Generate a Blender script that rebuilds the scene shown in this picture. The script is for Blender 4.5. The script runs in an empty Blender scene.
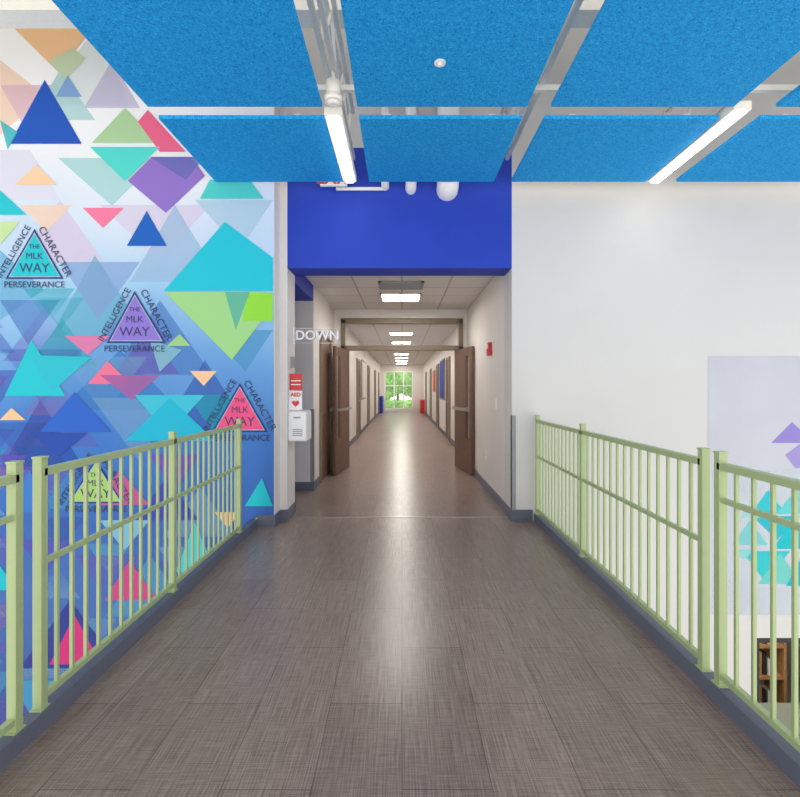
import bpy, bmesh, math, random
from mathutils import Vector
random.seed(7)
F=500.0; CX=402.0; CY=388.0; H=1.35
scene=bpy.context.scene
scene.view_settings.view_transform='Standard'
scene.view_settings.look='None'
scene.view_settings.exposure=0.0

def lin(c):
    out=[]
    for v in c[:3]:
        v=v/255.0
        out.append(v/12.92 if v<=0.04045 else ((v+0.055)/1.055)**2.4)
    return tuple(out)
def rgba(c,a=1.0): return (*lin(c),a)

# ---------------- materials ----------------
def new_mat(name):
    m=bpy.data.materials.new(name); m.use_nodes=True
    nt=m.node_tree; b=nt.nodes['Principled BSDF']
    return m,nt,b
def mat(name,c,rough=0.5,metal=0.0,noise=0.03,scale=30,bump=0.0,spec=0.5):
    m,nt,b=new_mat(name)
    tc=nt.nodes.new('ShaderNodeTexCoord')
    n=nt.nodes.new('ShaderNodeTexNoise'); n.inputs['Scale'].default_value=scale; n.inputs['Detail'].default_value=4
    nt.links.new(tc.outputs['Object'],n.inputs['Vector'])
    r=nt.nodes.new('ShaderNodeValToRGB')
    l=lin(c)
    r.color_ramp.elements[0].position=0.3; r.color_ramp.elements[1].position=0.7
    r.color_ramp.elements[0].color=(*[max(0,v*(1-noise)) for v in l],1)
    r.color_ramp.elements[1].color=(*[min(1,v*(1+noise)) for v in l],1)
    nt.links.new(n.outputs['Fac'],r.inputs['Fac'])
    nt.links.new(r.outputs['Color'],b.inputs['Base Color'])
    b.inputs['Roughness'].default_value=rough; b.inputs['Metallic'].default_value=metal
    b.inputs['Specular IOR Level'].default_value=spec
    if bump>0:
        bp=nt.nodes.new('ShaderNodeBump'); bp.inputs['Strength'].default_value=bump; bp.inputs['Distance'].default_value=0.01
        nt.links.new(n.outputs['Fac'],bp.inputs['Height']); nt.links.new(bp.outputs['Normal'],b.inputs['Normal'])
    return m
def emis(name,c,s):
    m,nt,b=new_mat(name)
    b.inputs['Base Color'].default_value=rgba(c); b.inputs['Emission Color'].default_value=rgba(c)
    b.inputs['Emission Strength'].default_value=s
    return m

M_white=mat('paint_white',(216,213,210),0.75,noise=0.012,scale=3,spec=0.2)
M_hall=mat('paint_hall',(230,225,221),0.55,noise=0.015,scale=3)
M_blue=mat('paint_royal_blue',(40,68,184),0.6,noise=0.03,scale=4,spec=0.25)
M_base=mat('vinyl_base_gray',(100,106,122),0.45)
M_green=mat('rail_green_paint',(170,187,136),0.4,noise=0.02)
M_steel=mat('steel_white_paint',(238,234,226),0.45)
M_deck=mat('deck_paint',(232,224,210),0.6)
M_door=mat('door_walnut',(112,82,66),0.4,noise=0.15,scale=12)
M_frame=mat('frame_bronze',(135,120,100),0.4)
M_dark=mat('dark_metal',(40,38,38),0.4)
M_metal=mat('brushed_metal',(175,172,168),0.3,metal=0.8)
M_guard=mat('corner_guard_gray',(150,152,156),0.45)
M_red=mat('red_plastic',(215,45,50),0.4)
M_plastic=mat('white_plastic',(244,244,244),0.35,noise=0.01)
M_greyp=mat('grey_plastic',(150,152,155),0.4)
M_concrete=mat('lower_floor_tile',(170,176,172),0.3)
M_counter=mat('counter_laminate',(140,150,142),0.35)
M_wood=mat('wood_oak',(175,130,85),0.45,noise=0.2,scale=10)
M_brownwall=mat('room_wall_taupe',(150,138,125),0.6)
M_leaf=mat('foliage',(125,172,90),0.8,noise=0.5,scale=4,spec=0.1)
M_bark=mat('bark',(85,72,58),0.8,noise=0.3)
M_grass=mat('grass',(160,195,125),0.9,noise=0.2,scale=5,spec=0.1)
M_textdark=mat('mural_ink',(38,50,100),0.6)
M_lilac=mat('mural_lilac',(200,200,209),0.7,noise=0.04,scale=2,spec=0.2)
M_tube=emis('led_diffuser',(255,253,245),10.0)
M_trof=emis('troffer_lens',(255,249,240),31.0)

M_glass,nt,b=new_mat('clear_glass')
b.inputs['Base Color'].default_value=(0.9,0.95,0.95,1); b.inputs['Alpha'].default_value=0.08; b.inputs['Roughness'].default_value=0.02

M_panel,nt,b=new_mat('tectum_blue')
tc=nt.nodes.new('ShaderNodeTexCoord')
n=nt.nodes.new('ShaderNodeTexNoise'); n.inputs['Scale'].default_value=75; n.inputs['Detail'].default_value=5; n.inputs['Roughness'].default_value=0.7; n.inputs['Distortion'].default_value=1.5
r=nt.nodes.new('ShaderNodeValToRGB'); r.color_ramp.elements[0].position=0.36; r.color_ramp.elements[1].position=0.62
r.color_ramp.elements[0].color=rgba((0,112,198)); r.color_ramp.elements[1].color=rgba((54,184,248))
bp=nt.nodes.new('ShaderNodeBump'); bp.inputs['Strength'].default_value=0.5; bp.inputs['Distance'].default_value=0.01
nt.links.new(tc.outputs['Object'],n.inputs['Vector']); nt.links.new(n.outputs['Fac'],r.inputs['Fac'])
nt.links.new(r.outputs['Color'],b.inputs['Base Color']); nt.links.new(n.outputs['Fac'],bp.inputs['Height']); nt.links.new(bp.outputs['Normal'],b.inputs['Normal'])
b.inputs['Roughness'].default_value=0.85; b.inputs['Specular IOR Level'].default_value=0.15

# floor: woven linen luxury vinyl planks
M_floor,nt,b=new_mat('linen_vinyl_plank_floor')
tc=nt.nodes.new('ShaderNodeTexCoord')
def stretched(sx,sy,detail=3):
    mp=nt.nodes.new('ShaderNodeMapping'); mp.inputs['Scale'].default_value=(sx,sy,1)
    nz=nt.nodes.new('ShaderNodeTexNoise'); nz.inputs['Scale'].default_value=1; nz.inputs['Detail'].default_value=detail; nz.inputs['Roughness'].default_value=0.65
    nt.links.new(tc.outputs['Object'],mp.inputs['Vector']); nt.links.new(mp.outputs['Vector'],nz.inputs['Vector'])
    return nz
n1=stretched(9,190); n2=stretched(190,4)
wa=nt.nodes.new('ShaderNodeMath'); wa.operation='MULTIPLY'; wa.inputs[1].default_value=0.40
wb=nt.nodes.new('ShaderNodeMath'); wb.operation='MULTIPLY_ADD'; wb.inputs[1].default_value=0.60
nt.links.new(n1.outputs['Fac'],wa.inputs[0]); nt.links.new(n2.outputs['Fac'],wb.inputs[0]); nt.links.new(wa.outputs[0],wb.inputs[2])
half=wb
r=nt.nodes.new('ShaderNodeValToRGB'); r.color_ramp.elements[0].position=0.35; r.color_ramp.elements[1].position=0.65
r.color_ramp.elements[0].color=rgba((100,83,75)); r.color_ramp.elements[1].color=rgba((166,147,137))
nt.links.new(half.outputs[0],r.inputs['Fac'])
mpb=nt.nodes.new('ShaderNodeMapping'); mpb.inputs['Rotation'].default_value=(0,0,math.pi/2); mpb.inputs['Location'].default_value=(0.3,0.0,0)
br=nt.nodes.new('ShaderNodeTexBrick'); br.inputs['Scale'].default_value=1; br.inputs['Brick Width'].default_value=0.92; br.inputs['Row Height'].default_value=0.305
br.inputs['Mortar Size'].default_value=0.0018; br.inputs['Mortar Smooth'].default_value=0.2
br.inputs['Color1'].default_value=(0.9,0.89,0.88,1); br.inputs['Color2'].default_value=(1.08,1.07,1.06,1); br.inputs['Mortar'].default_value=(0.4,0.38,0.37,1)
nt.links.new(tc.outputs['Object'],mpb.inputs['Vector']); nt.links.new(mpb.outputs['Vector'],br.inputs['Vector'])
mx=nt.nodes.new('ShaderNodeMix'); mx.data_type='RGBA'; mx.blend_type='MULTIPLY'; mx.inputs['Factor'].default_value=1.0
nt.links.new(r.outputs['Color'],mx.inputs['A']); nt.links.new(br.outputs['Color'],mx.inputs['B'])
nt.links.new(mx.outputs['Result'],b.inputs['Base Color'])
b.inputs['Roughness'].default_value=0.28; b.inputs['Specular IOR Level'].default_value=0.42
bp=nt.nodes.new('ShaderNodeBump'); bp.inputs['Strength'].default_value=0.08; bp.inputs['Distance'].default_value=0.002
nt.links.new(half.outputs[0],bp.inputs['Height']); nt.links.new(bp.outputs['Normal'],b.inputs['Normal'])

M_tile,nt,b=new_mat('ceiling_tile')
tc=nt.nodes.new('ShaderNodeTexCoord')
br=nt.nodes.new('ShaderNodeTexBrick'); br.offset=0; br.inputs['Scale'].default_value=1; br.inputs['Brick Width'].default_value=0.61; br.inputs['Row Height'].default_value=0.61
br.inputs['Mortar Size'].default_value=0.012; br.inputs['Color1'].default_value=rgba((236,233,230)); br.inputs['Color2'].default_value=rgba((232,229,226)); br.inputs['Mortar'].default_value=rgba((190,186,182))
nt.links.new(tc.outputs['Object'],br.inputs['Vector']); nt.links.new(br.outputs['Color'],b.inputs['Base Color']); b.inputs['Roughness'].default_value=0.8

M_mural,nt,b=new_mat('mural_gradient_paint')
tc=nt.nodes.new('ShaderNodeTexCoord'); sp=nt.nodes.new('ShaderNodeSeparateXYZ')
nt.links.new(tc.outputs['Object'],sp.inputs['Vector'])
nz=nt.nodes.new('ShaderNodeTexNoise'); nz.inputs['Scale'].default_value=0.8; nz.inputs['Detail'].default_value=1
nt.links.new(tc.outputs['Object'],nz.inputs['Vector'])
ma=nt.nodes.new('ShaderNodeMath'); ma.operation='MULTIPLY_ADD'; ma.inputs[1].default_value=1.0; ma.inputs[2].default_value=-0.5
nt.links.new(nz.outputs['Fac'],ma.inputs[0])
ad=nt.nodes.new('ShaderNodeMath'); ad.operation='ADD'
nt.links.new(sp.outputs['Z'],ad.inputs[0]); nt.links.new(ma.outputs[0],ad.inputs[1])
mr=nt.nodes.new('ShaderNodeMapRange'); mr.inputs['From Min'].default_value=-3.0; mr.inputs['From Max'].default_value=5.0
nt.links.new(ad.outputs[0],mr.inputs['Value'])
D_M=4.88
def zf(y): return (1.35-(y-CY)*D_M/F+3.0)/8.0
r=nt.nodes.new('ShaderNodeValToRGB')
stops=[(760,(58,70,135)),(620,(74,108,170)),(520,(60,102,176)),(430,(68,122,196)),(360,(108,160,214)),(290,(158,198,230)),(215,(204,218,236)),(150,(228,232,239)),(40,(244,244,246))]
cr=r.color_ramp
cr.elements[0].position=max(0,zf(stops[0][0])); cr.elements[0].color=rgba(stops[0][1])
cr.elements[1].position=min(1,zf(stops[-1][0])); cr.elements[1].color=rgba(stops[-1][1])
for y,c in stops[1:-1]:
    e=cr.elements.new(zf(y)); e.color=rgba(c)
nt.links.new(mr.outputs['Result'],r.inputs['Fac']); nt.links.new(r.outputs['Color'],b.inputs['Base Color']); b.inputs['Roughness'].default_value=0.75; b.inputs['Specular IOR Level'].default_value=0.2

M_tri,nt,b=new_mat('mural_vinyl_triangles')
vc=nt.nodes.new('ShaderNodeVertexColor'); vc.layer_name='Col'
nt.links.new(vc.outputs['Color'],b.inputs['Base Color']); nt.links.new(vc.outputs['Alpha'],b.inputs['Alpha']); b.inputs['Roughness'].default_value=0.75; b.inputs['Specular IOR Level'].default_value=0.2

# ---------------- geometry helpers ----------------
def link(ob,parent=None):
    scene.collection.objects.link(ob)
    if parent: ob.parent=parent
    return ob
def addbox(bm,bx,mi=0):
    x0,x1,y0,y1,z0,z1=bx
    vs=[bm.verts.new(p) for p in ((x0,y0,z0),(x1,y0,z0),(x1,y1,z0),(x0,y1,z0),(x0,y0,z1),(x1,y0,z1),(x1,y1,z1),(x0,y1,z1))]
    for f in ((0,3,2,1),(4,5,6,7),(0,1,5,4),(1,2,6,5),(2,3,7,6),(3,0,4,7)):
        fc=bm.faces.new([vs[i] for i in f]); fc.material_index=mi
def addcyl(bm,c,r,l,axis='z',mi=0,seg=24,r2=None):
    r2=r if r2 is None else r2
    a=[];b_=[]
    for i in range(seg):
        t=2*math.pi*i/seg; u,v=math.cos(t),math.sin(t)
        def P(rr,o):
            if axis=='z': return (c[0]+rr*u,c[1]+rr*v,c[2]+o)
            if axis=='y': return (c[0]+rr*u,c[1]+o,c[2]-rr*v)
            return (c[0]+o,c[1]+rr*u,c[2]+rr*v)
        a.append(bm.verts.new(P(r,-l/2))); b_.append(bm.verts.new(P(r2,l/2)))
    for i in range(seg):
        j=(i+1)%seg
        f=bm.faces.new((a[i],a[j],b_[j],b_[i])); f.material_index=mi; f.smooth=True
    f=bm.faces.new(a[::-1]); f.material_index=mi
    f=bm.faces.new(b_); f.material_index=mi
def addbar(bm,p,q,w,mi=0):
    p=Vector(p);q=Vector(q);d=(q-p).normalized()
    up=Vector((0,0,1)) if abs(d.z)<0.9 else Vector((1,0,0))
    s=d.cross(up).normalized()*w/2; t=d.cross(s).normalized()*w/2
    vs=[bm.verts.new(v) for v in (p-s-t,p+s-t,p+s+t,p-s+t,q-s-t,q+s-t,q+s+t,q-s+t)]
    for f in ((0,3,2,1),(4,5,6,7),(0,1,5,4),(1,2,6,5),(2,3,7,6),(3,0,4,7)):
        fc=bm.faces.new([vs[i] for i in f]); fc.material_index=mi
def finish(bm,name,mats,parent=None,bevel=0,loc=None,rot=None):
    bmesh.ops.recalc_face_normals(bm,faces=bm.faces)
    me=bpy.data.meshes.new(name); bm.to_mesh(me); bm.free()
    for m in mats: me.materials.append(m)
    ob=bpy.data.objects.new(name,me); link(ob,parent)
    if loc: ob.location=loc
    if rot: ob.rotation_euler=rot
    if bevel>0:
        bv=ob.modifiers.new('bevel','BEVEL'); bv.width=bevel; bv.segments=2; bv.limit_method='ANGLE'
    return ob
def boxes(name,lst,mats,parent=None,bevel=0,loc=None,rot=None):
    bm=bmesh.new()
    for it in lst:
        if len(it)==7: addbox(bm,it[:6],it[6])
        else: addbox(bm,it)
    return finish(bm,name,mats,parent,bevel,loc,rot)
def text(name,s,size,loc,m,rot=(math.pi/2,0,0),parent=None,extrude=0.0003,bold=0.0,align='CENTER'):
    cu=bpy.data.curves.new(name,'FONT'); cu.body=s; cu.size=size; cu.align_x=align; cu.align_y='CENTER'; cu.extrude=extrude; cu.offset=bold
    cu.materials.append(m)
    ob=bpy.data.objects.new(name,cu); ob.location=loc; ob.rotation_euler=rot; link(ob,parent)
    return ob

# ---------------- room shell ----------------
ZT=5.4; ZL=-3.8
boxes('floor',[(-1.45,1.40,-1.2,4.88,-0.35,0),(-1.25,1.40,4.88,5.1,-0.35,0),(-1.17,1.12,5.1,5.46,-0.35,0),
      (-3.2,1.12,5.46,6.6,-0.35,0),(-1.17,1.12,6.6,8.7,-0.35,0),(-1.22,1.22,8.7,28.5,-0.35,0)],[M_floor])
boxes('floor_lower',[(-8,8,-3,5.1,ZL-0.1,ZL),(3.0,8,5.1,9,ZL-0.1,ZL)],[M_concrete])
wall_l=boxes('wall_mural',[(-8,-1.25,4.88,5.46,ZL,4.86,0),(-8,-1.25,4.88,5.46,4.86,ZT,1)],[M_mural,M_white])
boxes('wall_return',[(-1.25,-1.247,4.881,5.1,0,ZT),(-1.25,-1.17,5.1,5.46,-0.0,ZT)],[M_hall])
boxes('wall_bulkhead',[(-1.17,1.12,5.1,5.46,2.574,3.8,0),(-1.17,1.12,5.1,5.46,3.8,ZT,1)],[M_blue,M_white])
boxes('wall_right',[(1.12,3.6,5.1,5.46,ZL,ZT),(3.6,8,5.1,5.46,-1.2,ZT),(6.4,8,5.1,5.46,ZL,-1.2)],[M_white])
boxes('wall_hall_right',[(1.12,1.32,5.46,8.7,-0.3,2.75)],[M_hall])
boxes('wall_corridor_right',[(1.22,1.42,8.7,28.5,-0.3,2.75)],[M_hall])
boxes('wall_hall_left',[(-1.37,-1.17,6.8,8.7,-0.3,2.75)],[M_hall])
boxes('wall_stair_far',[(-3.2,-1.17,6.6,6.8,0,2.75)],[M_hall])
boxes('wall_corridor_left',[(-1.42,-1.22,8.7,28.5,-0.3,2.75)],[M_hall])
boxes('wall_stair',[(-3.4,-3.2,5.46,6.8,0,2.75)],[M_hall])
boxes('trim_soffit',[(-1.6,-1.17,5.47,6.6,2.5,2.7)],[M_blue])
boxes('ceiling_hall',[(-3.2,1.22,5.46,8.7,2.7,2.8)],[M_tile])
boxes('ceiling_corridor',[(-1.3,1.3,8.7,28.5,2.7,2.8)],[M_tile])
boxes('wall_header',[(-1.17,1.12,8.6,8.72,2.55,2.7)],[M_hall])
boxes('ceiling',[(-8,8,-3,5.5,ZT,ZT+0.1)],[M_deck])
boxes('wall_end',[(-1.3,-1.0,28.4,28.6,0,2.7),(0.62,1.3,28.4,28.6,0,2.7),(-1.0,0.62,28.4,28.6,2.3,2.7),(-1.0,0.62,28.4,28.6,0,0.15)],[M_hall])
w=[(-1.0,0.62,28.42,28.5,0.15,0.21),(-1.0,0.62,28.42,28.5,2.24,2.3),(-1.0,-0.94,28.42,28.5,0.2,2.25),(0.56,0.62,28.42,28.5,0.2,2.25),
   (-0.47,-0.42,28.42,28.5,0.2,2.25),(0.06,0.11,28.42,28.5,0.2,2.25),(-1.0,0.62,28.42,28.5,1.45,1.5)]
boxes('window_1',[(*x,0) for x in w]+[(-0.95,0.58,28.455,28.46,0.2,2.25,1)],[M_plastic,M_glass])

boxes('baseboard_left',[(-1.41,-1.235,4.862,4.88,0,0.11),(-1.247,-1.235,4.88,5.09,0,0.11),(-1.247,-1.158,5.086,5.1,0,0.11),(-1.17,-1.158,5.1,5.46,0,0.11)],[M_base])
boxes('baseboard_right',[(1.108,1.33,5.084,5.1,0,0.11),(1.108,1.12,5.1,8.55,0,0.11)],[M_base])
boxes('baseboard_hall',[(-1.17,-1.158,6.6,7.05,0,0.11),(-2.158,-1.158,6.588,6.6,0,0.11)],[M_base])
boxes('baseboard_corridor_left',[(-1.22,-1.208,8.75,28.4,0,0.11)],[M_base])
boxes('baseboard_corridor_right',[(1.208,1.22,8.75,28.4,0,0.11)],[M_base])
boxes('trim_curb_left',[(-1.47,-1.41,-1.2,4.86,-0.36,0.075)],[M_base])
boxes('trim_curb_right',[(1.34,1.40,-1.2,5.08,-0.36,0.075)],[M_base])
boxes('trim_threshold',[(-1.15,1.10,5.2,5.235,0.0,0.006)],[M_metal])
boxes('trim_corner_guard_right',[(1.114,1.16,5.094,5.1,0.11,1.07),(1.114,1.12,5.094,5.15,0.11,1.07)],[M_guard])
boxes('trim_corner_guard_left',[(-1.21,-1.164,6.594,6.6,0.11,1.07),(-1.17,-1.164,6.594,6.65,0.11,1.07)],[M_guard])

# ---------------- railings ----------------
def railing(name,X,posts,pairs,ystart):
    bm=bmesh.new(); pw=0.018
    allp=sorted(posts+[p for pr in pairs for p in pr])
    for p in allp:
        addbox(bm,(X-pw,X+pw,p-pw,p+pw,0.075,1.07))
        addbox(bm,(X-pw-0.003,X+pw+0.003,p-pw-0.003,p+pw+0.003,1.07,1.078))
        addbox(bm,(X-pw-0.006,X+pw+0.004,p-pw-0.01,p+pw+0.01,0.075,0.081))
    seq=[ystart]+allp
    for a,b_ in zip(seq[:-1],seq[1:]):
        if b_-a<0.2: continue
        mid=0.655 if a>1.9 else 0.87
        addbox(bm,(X-0.018,X+0.018,a,b_,1.0,1.030))
        addbox(bm,(X-0.010,X+0.010,a,b_,mid-0.011,mid+0.011))
        addbox(bm,(X-0.013,X+0.013,a,b_,0.105,0.130))
        nb=round((b_-a)/0.1)
        for i in range(1,nb):
            y=a+(b_-a)*i/nb
            addbox(bm,(X-0.0072,X+0.0072,y-0.0072,y+0.0072,0.12,1.01))
    return finish(bm,name,[M_green],bevel=0.001)
railing('guard_railing',-1.44,[4.42,3.14],[(1.86,1.99)],-1.1)
railing('guard_railing',1.37,[5.05,3.79],[(2.15,2.27)],-1.1)

# ---------------- ceiling panels ----------------
PZ=3.35
cols=[(-1.81,-0.567),(-0.319,0.892),(1.06,2.36),(2.66,3.87),(4.1,5.3)]
rows=[(3.715,4.854),(2.33,3.56),(1.0,2.20)]
for (y0,y1) in rows:
    for (x0,x1) in cols:
        p=boxes('acoustic_ceiling_panel',[(x0,x1,y0,y1,PZ,PZ+0.03)],[M_panel],bevel=0.004)
        ch=[(x0+0.2,x0+0.24,y0+0.04,y1-0.04,PZ+0.031,PZ+0.06),(x1-0.24,x1-0.2,y0+0.04,y1-0.04,PZ+0.031,PZ+0.06)]
        boxes('hanger_channels',ch,[M_steel],parent=p)
boxes('ceiling_support_channel',[(-1.8,5.3,3.64,3.68,PZ+0.17,PZ+0.21),(-1.8,5.3,2.26,2.3,PZ+0.10,PZ+0.14)],[M_steel])
def joist(X,z0=3.56,z1=4.04):
    bm=bmesh.new()
    for s in (-0.045,0.012):
        addbox(bm,(X+s,X+s+0.033,-1,4.85,z0,z0+0.035)); addbox(bm,(X+s,X+s+0.033,-1,4.85,z1-0.035,z1))
    y=-1; k=0
    while y<4.75:
        a=(X,y,z0+0.02 if k%2==0 else z1-0.02); b_=(X,min(y+0.35,4.84),z1-0.02 if k%2==0 else z0+0.02)
        addbar(bm,a,b_,0.022); y+=0.35; k+=1
    return finish(bm,'bar_joist',[M_steel])
for X in (-0.50,0.99,2.54,4.0): joist(X)
boxes('roof_beam',[(-8,8,3.9,4.1,4.3,4.32),(-8,8,3.9,4.1,4.7,4.72),(-8,8,3.99,4.01,4.32,4.7)],[M_steel])

def linlight(X,y0,y1):
    e=boxes('linear_pendant_light',[(X-0.065,X+0.065,y0,y1,PZ-0.005,PZ+0.06)],[M_steel],bevel=0.004)
    boxes('diffuser',[(X-0.038,X+0.038,y0+0.02,y1-0.02,PZ-0.02,PZ-0.006)],[M_tube],parent=e,bevel=0.004)
    boxes('suspension',[(X-0.008,X+0.008,y0+0.15,y0+0.17,PZ+0.06,3.56),(X-0.008,X+0.008,y1-0.17,y1-0.15,PZ+0.06,3.56)],[M_steel],parent=e)
linlight(-0.505,3.66,4.85)
linlight(2.44,3.58,4.85)
linlight(-0.505,0.9,2.1); linlight(2.44,0.9,2.1)

bm=bmesh.new()
addcyl(bm,(-0.48,3.5,3.44),0.05,0.11,'z'); addcyl(bm,(-0.48,3.5,3.37),0.062,0.04,'z'); addcyl(bm,(-0.48,3.5,3.345),0.03,0.03,'z',r2=0.05)
addbox(bm,(-0.49,-0.47,3.49,3.51,3.49,3.56))
finish(bm,'security_camera',[M_steel])
bm=bmesh.new(); addcyl(bm,(0.233,3.07,PZ-0.004),0.035,0.008,'z'); addcyl(bm,(0.233,3.07,PZ-0.014),0.012,0.02,'z')
finish(bm,'fire_sprinkler',[M_plastic])

def pipe(x,z,r,name='conduit_pipe'):
    cu=bpy.data.curves.new(name,'CURVE'); cu.dimensions='3D'; cu.bevel_depth=r; cu.bevel_resolution=6; cu.resolution_u=12
    s=cu.splines.new('BEZIER'); s.bezier_points.add(2)
    yy=4.975
    pts=[(x,yy,ZT),(x,yy,z+0.1),(x,5.099,z)]
    hl=[(x,yy,ZT+0.2),(x,yy,z+0.2),(x,5.03,z)]; hr=[(x,yy,4.2),(x,yy,z+0.04),(x,5.2,z)]
    for i,bpnt in enumerate(s.bezier_points):
        bpnt.co=pts[i]; bpnt.handle_left=hl[i]; bpnt.handle_right=hr[i]
    cu.materials.append(M_plastic); ob=bpy.data.objects.new(name,cu); link(ob)
pipe(-0.17,3.40,0.04); pipe(0.09,3.375,0.055); pipe(0.46,3.365,0.11)
bm=bmesh.new(); addcyl(bm,(-0.42,5.082,3.375),0.018,0.5,'x'); finish(bm,'conduit_pipe',[M_plastic])
ex=boxes('exit_sign',[(-0.82,-0.55,5.0,5.04,3.375,3.575),(-0.70,-0.67,5.04,5.1,3.44,3.48)],[M_plastic],bevel=0.003)
text('letters','EXIT',0.17,(-0.685,4.997,3.445),M_red,parent=ex,bold=0.004)

# ---------------- mural ----------------
def mp(x,y,off=0.002,D=D_M):
    return ((x-CX)*D/F, D-off, H-(y-CY)*D/F)
class Tri:
    def __init__(s,D): s.bm=bmesh.new(); s.D=D; s.l=s.bm.loops.layers.float_color.new('Col'); s.k=0
    def poly(s,pts,c,a=1.0,al=None):
        s.k+=1; off=0.0006+0.00005*s.k
        vs=[s.bm.verts.new(mp(x,y,off,s.D)) for x,y in pts]
        f=s.bm.faces.new(vs)
        for i,lp in enumerate(f.loops):
            aa=al[i] if al else a
            lp[s.l]=(*lin(c),aa)
        f.normal_update()
        if f.normal.y>0: f.normal_flip()
    def done(s,name,parent):
        me=bpy.data.meshes.new(name); s.bm.to_mesh(me); s.bm.free(); me.materials.append(M_tri)
        ob=bpy.data.objects.new(name,me); link(ob,parent); return ob
T=Tri(D_M)
TEAL=(40,190,203); PINK=(226,98,142); PUR=(132,104,192); TAN=(240,194,148); GRN=(152,196,112); BLU=(36,86,184); LB=(140,190,228)
AQ=(178,222,226); LAV=(205,198,230); PCH=(248,218,198); SKY=(172,205,236)
for pts,c,a in [
 ([(0,60),(0,135),(45,95)],PCH,.8),([(95,28),(40,105),(130,105)],(226,236,240),.8),([(60,70),(30,120),(95,120)],AQ,.6),
 ([(0,85),(52,85),(25,128)],(232,200,220),.55),([(112,60),(84,108),(140,108)],LAV,.6),([(58,158),(160,158),(112,206)],AQ,.75),
 ([(0,150),(0,200),(60,200),(30,150)],(226,226,244),.8),([(60,200),(20,262),(104,262)],(226,214,238),.7),([(100,205),(210,205),(160,262)],(222,216,240),.8),
 ([(175,205),(130,282),(222,282)],SKY,.55),([(95,255),(50,338),(148,338)],(120,195,222),.55),([(0,250),(0,320),(44,290)],(120,190,228),.6),
 ([(195,200),(273,200),(240,250)],(190,220,238),.7),([(60,262),(140,262),(98,320)],(150,180,228),.5),([(0,300),(60,300),(28,345)],(100,150,215),.55),
 ([(160,300),(110,375),(212,375)],(90,140,210),.45),([(212,330),(273,330),(245,372)],(95,170,215),.6),([(20,205),(72,205),(46,232)],(250,222,200),.7),
 ([(40,400),(0,470),(86,470)],(52,96,190),.6),([(205,360),(160,432),(252,432)],(70,110,195),.5),([(120,350),(180,410),(60,410)],(75,140,212),.55)]:
    T.poly(pts,c,a)
pal_bot=[TEAL,(80,110,200),LB,(70,100,185),(125,105,200),(100,180,218),(160,125,190)]
for i in range(52):
    y=300+ (i/52)*440; x=random.uniform(-40,235); s=random.uniform(22,46)
    x=min(x,272-s)
    up=random.random()<0.5; col=random.choice(pal_bot)
    al=random.uniform(0.2,0.45)
    sg=1 if up else -1
    pts=[(x-s,y+sg*s*0.45),(x+s,y+sg*s*0.45),(x,y-sg*s*0.9)]
    T.poly(pts,col,al=[al,al,random.choice([0.0,al,al])])
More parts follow.
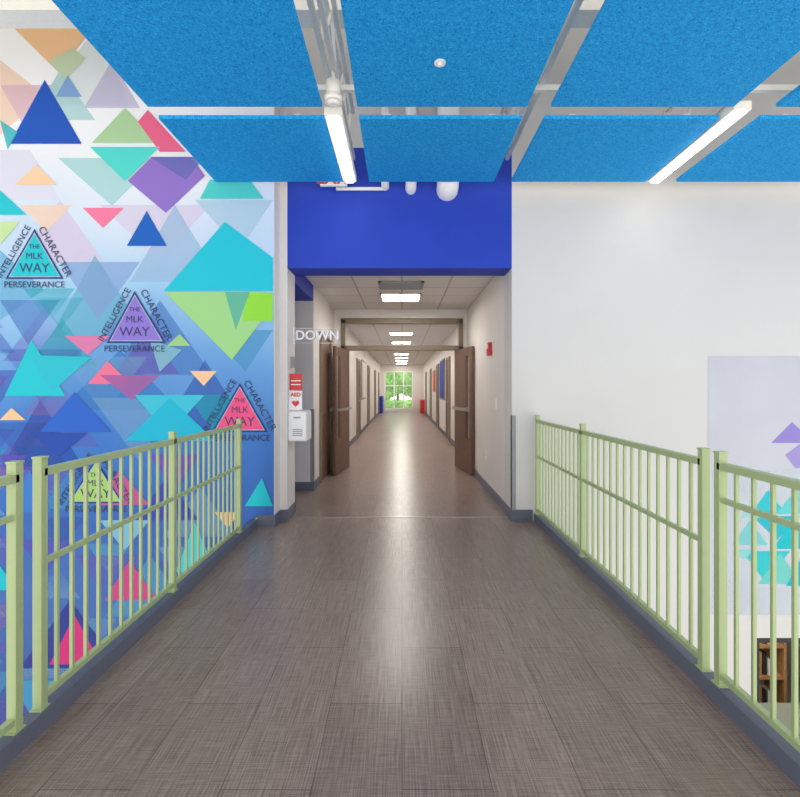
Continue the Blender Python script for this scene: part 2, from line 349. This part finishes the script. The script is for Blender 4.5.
big=[
 ([(15,29),(92,29),(72,55),(48,62)],TAN,.95),([(48,62),(72,48),(86,58),(66,80)],(200,218,182),.8),
 ([(68,75),(82,97),(56,97)],(130,170,222),.8),([(45,80),(10,144),(82,144)],BLU,1),
 ([(0,120),(18,132),(8,150)],TEAL,.7),
 ([(125,108),(92,143),(160,143)],(166,202,156),1),([(148,110),(186,152),(160,152),(138,122)],(226,100,140),1),
 ([(90,147),(160,147),(125,181)],(80,208,200),1),
 ([(128,181),(152,157),(192,157),(205,176),(166,213)],(140,112,196),1),([(150,157),(205,157),(186,180)],(116,124,204),.6),
 ([(37,165),(15,185),(57,185)],(238,200,165),1),([(0,190),(27,215),(0,215)],TEAL,1),
 ([(0,222),(20,222),(0,245)],(196,226,165),.9),
 ([(83,208),(124,208),(103,228)],(234,122,158),1),([(147,211),(127,246),(167,246)],(34,96,186),1),
 ([(210,180),(250,180),(264,199),(200,199)],(78,200,195),1),
 ([(225,222),(164,291),(273,291),(273,258)],(38,190,210),1),
 ([(165,292),(262,292),(273,306),(232,360)],(156,208,136),1),([(247,293),(273,293),(273,321),(243,321)],(144,214,68),1),
 ([(225,292),(250,292),(236,330)],(96,194,180),.6),
 ([(32,340),(5,396),(66,396)],TEAL,1),([(30,355),(92,357),(52,392)],(50,188,206),.95),
 ([(65,336),(110,336),(88,355)],(208,122,166),1),([(108,361),(88,384),(131,384)],(228,116,150),1),
 ([(100,375),(160,375),(132,400)],(174,108,176),.7),
 ([(190,371),(217,371),(204,386)],(240,194,155),1),([(12,408),(0,420),(26,420)],(238,194,145),1),([(180,334),(167,346),(191,346)],(155,200,136),1),
 ([(75,392),(40,432),(112,432)],(50,100,194),1),([(135,395),(205,395),(168,435)],(68,190,214),.95),([(170,398),(125,441),(216,441)],(38,178,208),1),
 ([(30,433),(88,433),(60,456)],(46,78,166),1),([(150,340),(182,350),(160,372)],(150,208,222),.6),
 ([(262,478),(245,506),(273,506)],TEAL,1),([(259,515),(248,526),(270,526)],(208,212,120),1),
 ([(215,512),(240,512),(228,528)],(232,190,146),1),([(195,522),(176,572),(216,572)],(70,195,200),1),
 ([(150,455),(200,455),(175,490)],(116,88,184),.9),([(165,480),(135,520),(200,520)],(66,78,174),.9),
 ([(0,455),(28,455),(12,475)],(96,88,184),.8),([(30,470),(10,512),(52,512)],(66,126,204),.9),
 ([(100,520),(150,520),(125,550)],(136,194,218),.8),([(0,565),(18,590),(0,590)],TEAL,.9),
 ([(130,560),(105,600),(158,600)],(202,78,136),.9),([(20,540),(70,540),(45,575)],(86,88,181),.9),
 ([(70,600),(20,668),(122,668)],(58,68,146),.9),([(75,615),(50,664),(102,664)],(200,56,118),1),
 ([(150,610),(180,610),(165,635)],(156,196,116),.8),([(10,680),(60,680),(35,720)],(76,156,204),.8),
 ([(120,470),(150,505),(95,505)],(208,98,156),.75),
]
for pts,c,a in big: T.poly(pts,c,a)
logos=[((35,229),(6,279),(64,279),TEAL),((135,291),(107,343),(166,343),(138,118,206)),((240,383),(212,432),(268,432),(232,86,134)),((96,459),(68,503),(124,503),(160,198,110))]
for ap,l,r_,c in logos:
    cx=(ap[0]+l[0]+r_[0])/3; cy=(ap[1]+l[1]+r_[1])/3
    T.poly([ap,r_,l],(44,68,130),1)
    sc=0.90; T.poly([(cx+(p[0]-cx)*sc,cy+(p[1]-cy)*sc) for p in (ap,r_,l)],(225,235,240),.5)
    sc=0.85; T.poly([(cx+(p[0]-cx)*sc,cy+(p[1]-cy)*sc) for p in (ap,r_,l)],c,1)
T.done('triangles',wall_l)
u=D_M/F; TO=0.0095
for ap,l,r_,c in logos:
    cx=ap[0]; h=l[1]-ap[1]; mx_=(ap[1]+l[1])/2
    th=math.atan2(h,cx-l[0])
    text('lettering','INTELLIGENCE',9.0*u,mp((ap[0]+l[0])/2-6,mx_-2,TO),M_textdark,(math.pi/2,-th,0),wall_l)
    text('lettering','CHARACTER',9.8*u,mp((ap[0]+r_[0])/2+6,mx_-2,TO),M_textdark,(math.pi/2,th,0),wall_l)
    text('lettering','PERSEVERANCE',8.8*u,mp(cx,l[1]+6,TO),M_textdark,parent=wall_l)
    text('lettering','THE',6.0*u,mp(cx,ap[1]+0.36*h,TO),M_textdark,parent=wall_l)
    text('lettering','MLK',9*u,mp(cx,ap[1]+0.55*h,TO),M_textdark,parent=wall_l)
    text('lettering','WAY',13*u,mp(cx,ap[1]+0.79*h,TO),M_textdark,parent=wall_l)

# right mural
mr_=boxes('wall_mural_right',[((708-CX)*5.1/F,6.5,5.096,5.1,H-(615-CY)*5.1/F,H+(CY-356)*5.1/F)],[M_lilac])
T=Tri(5.096)
T.poly([(712,470),(830,470),(830,614),(712,614)],(224,234,240),al=[0.2,0.5,0.6,0.2])
for pts,c,a in [([(792,422),(771,443),(815,443)],(150,135,205),1),([(785,455),(805,440),(825,468),(795,468)],(170,155,215),.9),
  ([(768,490),(750,514),(786,514)],(60,195,205),.95),([(797,488),(776,514),(818,514)],(110,215,215),.85),([(752,516),(800,516),(777,540)],(50,185,200),.95),
  ([(750,520),(732,545),(768,545)],(130,215,220),.75),([(795,517),(772,549),(818,549)],(40,190,200),.95),([(742,551),(790,551),(766,583)],(60,200,205),.9),
  ([(780,553),(758,584),(802,584)],(120,215,205),.8),([(802,556),(786,586),(820,586)],(35,180,195),.95),([(735,549),(755,549),(744,560)],(150,220,220),.8),
  ([(752,500),(740,518),(760,518)],(170,225,225),.7),
  ([(830,430),(900,430),(865,500)],TEAL,.9),([(850,520),(910,600),(820,600)],PUR,.9),([(900,380),(940,450),(870,450)],BLU,.9)]:
    T.poly(pts,c,a)
T.done('triangles',mr_)

# ---------------- lower room behind storefront ----------------
boxes('wall_lower_room',[(3.4,8,8.9,9.0,ZL,-0.5,0),(3.3,3.4,5.46,9,ZL,-0.5,0),(8,8.1,5.46,9,ZL,-0.5,0),(3.3,8.1,5.46,9,-0.6,-0.5,1)],[M_brownwall,M_white])
boxes('window_2',[(3.6,3.66,5.12,5.22,ZL,-1.2),(3.66,6.4,5.12,5.22,-1.26,-1.2),(4.35,4.41,5.12,5.22,ZL,-1.26),(5.3,5.36,5.12,5.22,ZL,-1.26),(6.34,6.4,5.12,5.22,ZL,-1.2)],[M_dark])
boxes('bookshelf',[(3.9,3.94,7.2,7.6,ZL,-1.3),(5.5,5.54,7.2,7.6,ZL,-1.3)]+[(3.94,5.5,7.2,7.6,z,z+0.04) for z in (-3.75,-3.3,-2.85,-2.4,-1.9,-1.4)]+
      [(3.98+0.07*i,4.03+0.07*i,7.25,7.5,z+0.04,z+0.04+random.uniform(0.2,0.34),1+i%3) for z in (-3.3,-2.85,-2.4,-1.9) for i in range(20)],[M_wood,M_dark,M_hall,M_wood])
boxes('reception_desk',[(3.8,5.6,5.9,6.5,-2.78,-2.74,0),(3.85,5.55,5.95,6.45,ZL,-2.78,1)],[M_counter,M_wood])
pl=emis('lower_lens',(255,245,225),22)
boxes('ceiling_light',[(4.2,5.0,6.2,6.8,-0.63,-0.6)],[pl])

# ---------------- passage objects ----------------
aed=boxes('defibrillator_cabinet',[(-1.17,-0.98,5.12,5.42,0.80,1.11,0)],[M_plastic],bevel=0.02)
boxes('handle',[(-1.11,-1.04,5.112,5.12,1.04,1.055)],[M_greyp],parent=aed)
boxes('vent_slots',[(-1.12,-1.02,5.116,5.12,0.86+i*0.02,0.868+i*0.02) for i in range(4)],[M_greyp],parent=aed)
s1=boxes('defibrillator_sign',[(-1.17,-1.04,5.20,5.21,1.33,1.50,0),(-1.155,-1.055,5.196,5.2,1.38,1.39,1),(-1.155,-1.055,5.196,5.2,1.42,1.43,1)],[M_red,M_plastic])
s2=boxes('aed_wall_sign',[(-1.17,-1.04,5.20,5.21,1.12,1.32,0)],[M_plastic])
text('lettering','AED',0.055,(-1.105,5.196,1.28),M_red,parent=s2,bold=0.002)
bm=bmesh.new()
pts=[]
for i in range(28):
    t=2*math.pi*i/28
    pts.append((16*math.sin(t)**3, 13*math.cos(t)-5*math.cos(2*t)-2*math.cos(3*t)-math.cos(4*t)))
bm.faces.new([bm.verts.new((-1.105+p[0]*0.0024,5.195,1.19+p[1]*0.0024)) for p in pts])
finish(bm,'heart',[M_red],parent=s2)
boxes('thermostat',[(-1.17,-1.14,5.25,5.33,1.56,1.68)],[M_greyp],bevel=0.004)
boxes('fire_alarm_strobe',[(1.075,1.12,6.22,6.36,1.76,1.92,0),(1.06,1.075,6.25,6.33,1.84,1.90,1)],[M_red,M_plastic],bevel=0.003)
boxes('light_switch',[(1.11,1.12,5.9,5.98,1.1,1.22),(1.105,1.11,5.925,5.955,1.13,1.19)],[M_plastic])
boxes('wall_outlet',[(1.11,1.12,6.6,6.68,0.4,0.52),(1.106,1.11,6.62,6.66,0.42,0.45),(1.106,1.11,6.62,6.66,0.47,0.5)],[M_plastic])
dn=boxes('stair_direction_sign',[(-1.17,-0.70,5.40,5.41,1.992,1.996),(-1.17,-0.70,5.40,5.41,1.834,1.838),(-1.17,-1.16,5.385,5.425,1.82,2.01)],[M_plastic])
text('lettering','DOWN',0.14,(-0.915,5.400,1.915),M_plastic,parent=dn,extrude=0.003,bold=0.003)
text('lettering_returns','DOWN',0.14,(-0.912,5.409,1.912),M_greyp,parent=dn,extrude=0.004,bold=0.005)

fr=[(-1.05,-0.97,8.58,8.72,0,2.52),(0.97,1.05,8.58,8.72,0,2.52),(-1.05,1.05,8.58,8.72,2.46,2.54),(-1.05,1.05,8.58,8.72,2.0,2.08)]
df=boxes('door_frame',fr,[M_frame],bevel=0.004)
boxes('wall_jamb',[(-1.17,-1.05,8.6,8.72,0,2.55),(1.05,1.12,8.6,8.72,0,2.55)],[M_hall])
boxes('transom_glass',[(-0.97,0.97,8.645,8.65,2.08,2.46)],[M_glass],parent=df)
def leaf(name,hx,hy,ang):
    e=bpy.data.objects.new(name,None); e.location=(hx,hy,0.01); e.rotation_euler=(0,0,ang); link(e)
    W=0.93
    L=[(0,0.12,0,0.045,0,1.98,0),(W-0.30,W,0,0.045,0,0.55,0),(0.12,W-0.3,0,0.045,0,1.98,0),(W-0.1,W,0,0.045,0.55,1.98,0),(W-0.3,W-0.1,0,0.045,1.85,1.98,0),(W-0.3,W-0.1,0.02,0.025,0.55,1.85,1)]
    boxes('leaf',L,[M_door,M_glass],parent=e)
    boxes('push_bar',[(0.08,W-0.08,-0.07,-0.04,0.98,1.03),(0.08,0.14,-0.04,0.0,0.97,1.04),(W-0.14,W-0.08,-0.04,0.0,0.97,1.04),(0.08,W-0.08,0.085,0.105,0.98,1.02),(0.1,0.13,0.045,0.085,0.98,1.02),(W-0.13,W-0.1,0.045,0.085,0.98,1.02)],[M_metal],parent=e)
    boxes('kick_plate',[(0.03,W-0.03,-0.002,0.047,0.02,0.22)],[M_door],parent=e)
    return e
leaf('door_1',-0.945,8.56,-math.radians(97))
leaf('door_2',0.90,8.56,-math.radians(80))
def sidedoor(name,side,X,y0,wd=0.92,hh=2.1):
    s=1 if side<0 else -1
    def bx(a,b_,y_0,y_1,z0,z1,mi):
        xa,xb=sorted((X+s*a,X+s*b_)); return (xa,xb,y_0,y_1,z0,z1,mi)
    L=[bx(0,0.035,y0-0.05,y0,0,hh+0.05,1),bx(0,0.035,y0+wd,y0+wd+0.05,0,hh+0.05,1),bx(0,0.035,y0,y0+wd,hh,hh+0.05,1),
       bx(0.0,0.014,y0,y0+wd,0.008,hh,0),bx(0.014,0.018,y0+wd-0.25,y0+wd-0.12,1.0,1.85,2),bx(0.014,0.07,y0+0.06,y0+0.09,0.98,1.01,3),bx(0.05,0.07,y0+0.06,y0+0.18,0.98,1.01,3)]
    return boxes(name,L,[M_door,M_frame,M_dark,M_metal])
sidedoor('door_3',-1,-1.17,7.12)
i=4
for y in (10.2,13.4,17.5,22.0,25.5):
    sidedoor('door_%d'%i,-1,-1.22,y); i+=1
for y in (9.6,12.6,16.4,20.5,24.6):
    sidedoor('door_%d'%i,1,1.22,y); i+=1
boxes('bulletin_board',[(1.19,1.22,14.2,15.8,1.0,2.2,0),(1.18,1.19,14.3,15.7,1.05,2.15,1)],[M_frame,M_blue])
boxes('notice_board',[(-1.22,-1.19,14.9,16.5,1.0,2.2,0),(-1.19,-1.18,15,16.4,1.05,2.15,1)],[M_frame,M_hall])
boxes('display_board',[(1.19,1.22,18.2,19.4,1.2,2.0,0),(1.18,1.19,18.25,19.35,1.25,1.95,1)],[M_frame,M_red])
boxes('locker_bank',[(-1.22,-1.05,26.7,28.2,0.0,0.9,0)]+[(-1.05,-1.045,26.72+0.3*k,26.99+0.3*k,0.08,0.88,0) for k in range(5)]+[(-1.045,-1.035,26.9+0.3*k,26.92+0.3*k,0.5,0.6,1) for k in range(5)],[M_blue,M_metal])
boxes('low_cabinet',[(1.0,1.22,26.7,28.2,0.0,0.7,0)]+[(0.995,1.0,26.72+0.3*k,26.99+0.3*k,0.08,0.68,0) for k in range(5)]+[(0.985,0.995,26.9+0.3*k,26.92+0.3*k,0.4,0.5,1) for k in range(5)],[M_red,M_metal])
for y in (7.1,9.6,12.0,14.5,17,19.5,22,24.5,27):
    t=boxes('troffer_light',[(-0.32,0.28,y,y+0.03,2.68,2.7),(-0.32,0.28,y+0.57,y+0.6,2.68,2.7),(-0.32,-0.29,y,y+0.6,2.68,2.7),(0.25,0.28,y,y+0.6,2.68,2.7),(-0.03,-0.01,y,y+0.6,2.68,2.7)],[M_steel])
    boxes('lens',[(-0.29,0.25,y+0.03,y+0.57,2.69,2.698)],[M_trof],parent=t)
boxes('ceiling_vent',[(-0.3,0.28,6.3,6.34,2.68,2.7),(-0.3,0.28,6.72,6.76,2.68,2.7),(-0.3,-0.26,6.3,6.76,2.68,2.7),(0.24,0.28,6.3,6.76,2.68,2.7)]+[(-0.26,0.24,6.36+0.04*k,6.375+0.04*k,2.68,2.7) for k in range(9)],[M_greyp])

# ---------------- outside ----------------
boxes('lawn',[(-15,15,28.7,60,-0.4,-0.3)],[M_grass])
def tree(x,y,s):
    e=bpy.data.objects.new('tree',None); e.location=(x,y,-0.3); link(e)
    bm=bmesh.new(); addcyl(bm,(0,0,1.0*s),0.14*s,2.0*s,'z',r2=0.09*s); finish(bm,'trunk',[M_bark],parent=e)
    bm=bmesh.new()
    for k in range(22):
        c=Vector((random.uniform(-1.1,1.1)*s,random.uniform(-1,1)*s,(2.0+random.uniform(-0.7,1.4))*s))
        g=bmesh.ops.create_icosphere(bm,subdivisions=3,radius=random.uniform(0.4,0.7)*s)
        for v in g['verts']:
            v.co*=1+random.uniform(-0.12,0.12); v.co+=c
    finish(bm,'foliage',[M_leaf],parent=e)
tree(-1.5,38,0.8); tree(0.95,42,0.95); tree(-0.4,48,1.0); tree(-4.5,48,1.3); tree(4.0,50,1.4)
bm=bmesh.new()
for k in range(16):
    g=bmesh.ops.create_icosphere(bm,subdivisions=3,radius=0.4)
    for v in g['verts']:
        v.co*=1+random.uniform(-0.12,0.12); v.co+=Vector((-3+0.42*k,33,0.17))
finish(bm,'hedge',[M_leaf])

# ---------------- lighting ----------------
w=bpy.data.worlds.new('World'); scene.world=w; w.use_nodes=True
bg=w.node_tree.nodes['Background']; bg.inputs['Color'].default_value=(1.0,0.985,0.965,1); bg.inputs['Strength'].default_value=1.48
sl=bpy.data.lights.new('sun','SUN'); sl.energy=2.0; sl.angle=0.02; so=bpy.data.objects.new('sun',sl); link(so)
so.rotation_euler=(math.radians(28),0,math.radians(-10)); so.location=(0,-5,12)
al=bpy.data.lights.new('atrium_fill','AREA'); al.shape='RECTANGLE'; al.size=9; al.size_y=4.5; al.energy=225; al.color=(1.0,0.98,0.95)  # added fill lamp behind the camera, brightens ceiling panels and mural
ao=bpy.data.objects.new('atrium_fill',al); link(ao); ao.location=(0,-4.5,-0.3); ao.rotation_euler=(math.radians(112),0,0)

# ---------------- camera ----------------
cam=bpy.data.cameras.new('camera'); co=bpy.data.objects.new('camera',cam); link(co)
co.location=(0,0,H); co.rotation_euler=(math.pi/2,0,0)
cam.sensor_width=36; cam.sensor_fit='HORIZONTAL'; cam.lens=36*F/800
cam.shift_x=-(CX-400)/800; cam.shift_y=-(398.5-CY)/800
cam.clip_start=0.05; cam.clip_end=200
scene.camera=co
